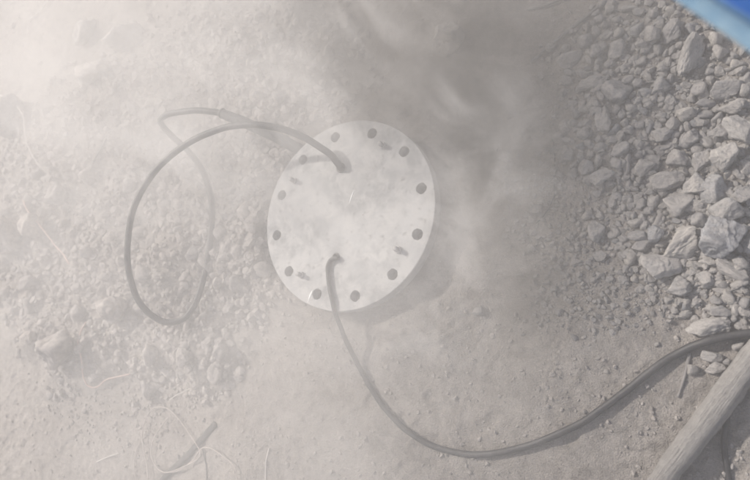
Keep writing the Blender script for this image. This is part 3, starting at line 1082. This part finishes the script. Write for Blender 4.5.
strand('stick', [(690, 353), (687, 367), (683, 382), (678, 397)], .0030, M_STICK, 'short dark stick between the black cable and the log', 'stick', .0035)
strand('thin_rod', [(532, 64), (560, 40), (590, 16), (625, -14)], .0034, M_STICK, 'long thin dusty rod slanting up to the top edge', 'rod', .005, False)
strand('twig', [(528, 11), (545, 7), (560, 2), (590, -8)], .0028, M_STICK, 'short veiled twig at the top edge left of the thin rod', 'twig', .004)
strand('hair_wire', [(553, 140), (555, 152), (555, 170), (554.5, 184), (555, 194), (550, 207), (544, 216), (536, 224)], .0011, M_DARKW, 'hair-thin dark wire bending through the dust left of the rubble', 'wire', .0015, False, 6)
strand('dead_stick', [(112, 134), (105, 146), (96, 160), (88, 175)], .0042, M_STICK, 'veiled grey stick on the heap left of the cable loop', 'stick', .010)
strand('pale_root', [(53, -8), (50, 2), (44, 10), (36, 17), (30, 22), (29, 34)], .0020, M_ROOT, 'white bent root in the top left corner', 'root', .006)
strand('pale_root', [(0, 96), (14, 101), (24, 108), (30, 118), (32, 132), (35, 146), (42, 160), (50, 171)], .0018, M_ROOT, 'thin pale root curving along the left boulder', 'root', .03)
strand('pink_string', [(36, 204), (40, 214), (47, 226), (57, 238), (66, 247), (75, 256), (81, 266)], .0019, M_STRING, 'short pink string lying over the clods near the left edge', 'string', .034, False)
strand('pink_string', [(88, 322), (84, 340), (84, 358), (85, 374), (90, 385), (100, 387), (109, 380), (120, 377), (131, 374)], .0019, M_STRING, 'pinkish string hooked below the heap right of the cracked clod', 'string', .008, False)
cx_ = lambda L: [(130 + a / 4.69, 378 + b2 / 4.69) for a, b2 in L]
strand('wire_coil', cx_([(95, 520), (92, 420), (76, 330), (74, 250), (88, 180), (128, 140), (185, 142), (240, 190), (296, 272), (342, 340), (330, 375), (270, 410), (190, 440), (140, 420), (112, 360), (122, 290), (160, 220), (198, 172)]),
         .0013, M_WIRE, 'loose loops of thin pale wire crossing the dark rubber strip', 'wire', .009, False, 6, 10)
strand('wire_end', cx_([(180, 442), (240, 432), (300, 385), (350, 328), (400, 330), (450, 368), (495, 405), (508, 440), (512, 520)]),   .0013, M_WIRE, 'pale wire arching from the coil to the bottom edge', 'wire', .008, False, 6)
strand('wire_end', cx_([(346, 335), (352, 380), (360, 430), (362, 520)]), .0014, M_DARKW, 'grey wire running straight down right of the dark rubber strip', 'wire', .002, False, 6)
strand('wire_end', cx_([(90, 245), (45, 310), (28, 380), (30, 440), (45, 520)]), .0010, M_WIRE, 'faint outer wire left of the wire coil', 'wire', .003, False, 6)
strand('straw', cx_([(190, 102), (230, 75), (296, 42)]), .0013, M_ROOT, 'pale straw lying above the wire coil', 'straw', .002)
strand('straw', cx_([(655, 330), (642, 400), (638, 520)]), .0016, M_ROOT, 'pale upright straw near the bottom edge below the cap', 'straw', .002)
strand('straw', [(97, 462), (106, 458), (114, 455), (120, 453)], .0014, M_ROOT, 'short pale straw in the lower left left of the wire coil', 'straw', .002)
P = on_ground([(216, 424), (203, 438), (188, 455), (170, 473), (150, 495)], .003, 8)
tag(link('rubber_strip', tube_mesh('rubber_strip', P, .0085, 10, .45), M_RUBBER), 'dark flat rubber strip under the wire coil', 'rubber strip')

# ------------------------------------------------------------------ blue tarpaulin on a post, close to the camera
ZT = .74
E0, E1 = W(671, -1.5, ZT), W(750, 65, ZT)
ed = (E1 - E0) / np.linalg.norm(E1 - E0)
inn = np.array([-ed[1], ed[0], 0.0])
mid = (E0 + E1) / 2
if (W(760, 0, ZT) - mid) @ inn < 0:
    inn = -inn
tp = bpy.data.objects.new('blue_tarpaulin', None)
C.objects.link(tp)
pole_xy = mid + inn * .62
tp.location = (pole_xy[0], pole_xy[1], 0)
tag(tp, 'blurred blue tarpaulin edge across the top right corner close to the camera', 'tarpaulin')


def strip(prof, z_of, ulen=.95, nu=90):
    V, F = [], []
    for i in range(nu + 1):
        u = (i / nu - .5) * 2 * ulen / 2
        for j, d in enumerate(prof):
            wv = .0015 * math.sin(u * 40) + .004 * math.sin(u * 11 + 1)
            p = mid + ed * u + inn * (d + wv)
            V.append((p[0] - pole_xy[0], p[1] - pole_xy[1], z_of(u, d)))
    m_ = len(prof)
    for i in range(nu):
        for j in range(m_ - 1):
            a = i * m_ + j
            F.append((a, a + 1, a + 1 + m_, a + m_))
    return V, F


HEM = .0135


def zsheet(u, d):
    t = max(0, d - HEM)
    v = -.45 * min(t, .08)
    rise = .42 * max(0, t - .08) * max(0, 1 - abs(u) * 1.1)
    return ZT + v + rise + .004 * math.sin(u * 23 + d * 30)


for nm, prof, zf, mat in (('hem', [-.000, .002, .004, .006, .008, .0094], lambda u, d: ZT + .002 * math.sin(math.pi * d / .0115), M_HEM),
                          ('halfshade_strip', [.0085, .0105, .0125, .0138, .0150], lambda u, d: ZT + .0004 - .0015 * (d - .0085) / .006, M_HALFSHADE),
                          ('sheet', [.0138, .0146, .016, .018, .021, .025, .029, .035, .04, .046, .054, .064, .08, .10, .14, .2, .28, .36, .44, .52, .60, .68, .8, .95, 1.1], lambda u, d: zsheet(u, d) - .0012, M_TARP)):
    V, F = strip(prof, zf)
    me = bpy.data.meshes.new(nm)
    me.from_pydata(V, [], F)
    for p in me.polygons:
        p.use_smooth = True
    o = link(nm, me, mat, tp)
    sm = o.modifiers.new('thickness', 'SOLIDIFY')
    sm.thickness = .0022 if nm == 'hem' else .0008
    sm.offset = -1
top = zsheet(0, .62) + .03
link('post', tube_mesh('post', [(0, 0, -.05), (.002, 0, top * .5), (0, 0, top)], .018, 14), M_STICK, tp)

# ------------------------------------------------------------------ dust in the air
def box(name, lo, hi):
    v = [(x, y, z) for x in (lo[0], hi[0]) for y in (lo[1], hi[1]) for z in (lo[2], hi[2])]
    f = [(0, 1, 3, 2), (4, 6, 7, 5), (0, 4, 5, 1), (2, 3, 7, 6), (0, 2, 6, 4), (1, 5, 7, 3)]
    me = bpy.data.meshes.new(name)
    me.from_pydata(v, [], f)
    me.update()
    return link(name, me)


cl = box('dust_cloud', (-1.9, -1.1, -.06), (1.05, 1.5, 1.02))
tag(cl, 'drifting cloud of pale dust and steam over the cap and the left heap', 'dust cloud', kind='stuff')
m = bpy.data.materials.new('airborne_dust')
m.use_nodes = True
nt = m.node_tree
for n in list(nt.nodes):
    nt.nodes.remove(n)
mo = nt.nodes.new('ShaderNodeOutputMaterial')
pv = nt.nodes.new('ShaderNodeVolumePrincipled')
pv.inputs['Color'].default_value = (.97, .945, .935, 1)
pv.inputs['Anisotropy'].default_value = 0.1
nt.links.new(pv.outputs[0], mo.inputs['Volume'])
tc = nt.nodes.new('ShaderNodeTexCoord')
sep = nt.nodes.new('ShaderNodeSeparateXYZ')
nt.links.new(tc.outputs['Object'], sep.inputs[0])
ob, oz = tc.outputs['Object'], sep.outputs[2]


def blob(cx, cy, cz, sx, sy, sz, a):
    """a * exp(-|q|^2) with q scaled about a centre."""
    mp = nt.nodes.new('ShaderNodeVectorMath')
    mp.operation = 'SUBTRACT'
    nt.links.new(ob, mp.inputs[0])
    mp.inputs[1].default_value = (cx, cy, cz)
    ml = nt.nodes.new('ShaderNodeVectorMath')
    ml.operation = 'MULTIPLY'
    nt.links.new(mp.outputs[0], ml.inputs[0])
    ml.inputs[1].default_value = (1 / sx, 1 / sy, 1 / sz)
    dt = nt.nodes.new('ShaderNodeVectorMath')
    dt.operation = 'DOT_PRODUCT'
    nt.links.new(ml.outputs[0], dt.inputs[0])
    nt.links.new(ml.outputs[0], dt.inputs[1])
    e = math_n(nt, 'EXPONENT', math_n(nt, 'MULTIPLY', dt.outputs['Value'], -1.0))
    return math_n(nt, 'MULTIPLY', e, a)


BLOBS = [(-.92, .38, .13, .64, .74, .22, 1.6),    # the big bright cloud over the left
         (-.40, .60, .15, .42, .45, .24, 1.3),
         (-.07, -.02, .20, .34, .42, .22, 1.25),   # over the cap
         (-.24, -.46, .15, .46, .30, .20, 1.1),
         (.06, -.40, .14, .30, .22, .18, .7),
         (.62, .30, .12, .22, .26, .14, .22),
         (.45, .10, .15, .40, .50, .20, .35)]      # a thin veil on the right
PUFF = [(.252, .03, .07, .036, .17, .07, 9.0),     # billows leaving the rim of the cap
        (.14, -.24, .05, .12, .05, .05, 3.0),
        (.33, .16, .13, .12, .26, .09, 1.5),
        (.12, .36, .20, .14, .20, .12, 2.6),
        (-.22, .25, .16, .40, .30, .14, 1.2)]
SMOKE = [(.15, .42, .18, .17, .30, .20, 2.2),      # grey smoke above the cap
         (.345, .0, .08, .075, .20, .08, 12.0),      # low brown-grey smoke right of the cap
         (.29, .22, .11, .09, .12, .11, 6.0),
         (.055, .25, .10, .035, .07, .08, 3.5),  # dark puff standing in for the steam's shadow band above the cap
         (.25, .34, .12, .10, .10, .12, 4.5),
         (.40, .30, .10, .20, .20, .12, 1.6)]
acc = None
for bl in BLOBS:
    q = blob(*bl)
    acc = q if acc is None else math_n(nt, 'ADD', acc, q)
sm_ = None
for bl in SMOKE:
    q = blob(*bl)
    sm_ = q if sm_ is None else math_n(nt, 'ADD', sm_, q)
stz = nt.nodes.new('ShaderNodeVectorMath')
stz.operation = 'MULTIPLY'
nt.links.new(ob, stz.inputs[0])
stz.inputs[1].default_value = (1, 1, .38)
nz2 = nt.nodes.new('ShaderNodeTexNoise')
nz2.inputs['Scale'].default_value = 8.5
nz2.inputs['Detail'].default_value = 4
nz2.inputs['Roughness'].default_value = .6
nz2.inputs['Distortion'].default_value = .9
nt.links.new(stz.outputs[0], nz2.inputs['Vector'])
mr2 = nt.nodes.new('ShaderNodeMapRange')
mr2.inputs[1].default_value = .42
mr2.inputs[2].default_value = .60
mr2.inputs[3].default_value = .08
mr2.inputs[4].default_value = 2.3
nt.links.new(nz2.outputs['Fac'], mr2.inputs[0])
sm_ = math_n(nt, 'MULTIPLY', sm_, mr2.outputs[0])
pf = None
for bl in PUFF:
    q = blob(*bl)
    pf = q if pf is None else math_n(nt, 'ADD', pf, q)
mr3 = nt.nodes.new('ShaderNodeMapRange')       # sharper clumps for the pale billows
mr3.inputs[1].default_value = .49
mr3.inputs[2].default_value = .60
mr3.inputs[3].default_value = 0.0
mr3.inputs[4].default_value = 2.6
nt.links.new(nz2.outputs['Fac'], mr3.inputs[0])
mr2.inputs[1].default_value = .62              # the grey smoke fills the gaps between them
mr2.inputs[2].default_value = .42
acc = math_n(nt, 'ADD', acc, math_n(nt, 'MULTIPLY', pf, mr3.outputs[0]))
acc = math_n(nt, 'ADD', acc, sm_)
frac = math_n(nt, 'DIVIDE', sm_, math_n(nt, 'ADD', acc, .001), True)
nt.links.new(mix(nt, frac, (.978, .958, .934), (.30, .288, .272)), pv.inputs['Color'])
nz = nt.nodes.new('ShaderNodeTexNoise')
nz.inputs['Scale'].default_value = 4.2
nz.inputs['Detail'].default_value = 3
nz.inputs['Roughness'].default_value = .58
nz.inputs['Distortion'].default_value = .6
nt.links.new(stz.outputs[0], nz.inputs['Vector'])
mr = nt.nodes.new('ShaderNodeMapRange')
mr.inputs[1].default_value = .38
mr.inputs[2].default_value = .64
mr.inputs[3].default_value = .55
mr.inputs[4].default_value = 1.5
nt.links.new(nz.outputs['Fac'], mr.inputs[0])
den = math_n(nt, 'MULTIPLY', acc, mr.outputs[0])
den = math_n(nt, 'SUBTRACT', den, .10)
den = math_n(nt, 'MAXIMUM', den, 0.0)
nt.links.new(den, pv.inputs['Density'])
cl.data.materials.append(m)
m.cycles.volume_step_rate = 3.0

hz_ = box('haze', (-9, -9, -1.1), (9, 9, 1.45))
tag(hz_, 'thin even dust haze hanging in the air over the whole ground', 'haze', kind='stuff')
m = bpy.data.materials.new('haze_air')
m.use_nodes = True
nt = m.node_tree
for n in list(nt.nodes):
    nt.nodes.remove(n)
mo = nt.nodes.new('ShaderNodeOutputMaterial')
pv = nt.nodes.new('ShaderNodeVolumePrincipled')
pv.inputs['Color'].default_value = (.95, .93, .925, 1)
pv.inputs['Density'].default_value = .10
nt.links.new(pv.outputs[0], mo.inputs['Volume'])
hz_.data.materials.append(m)
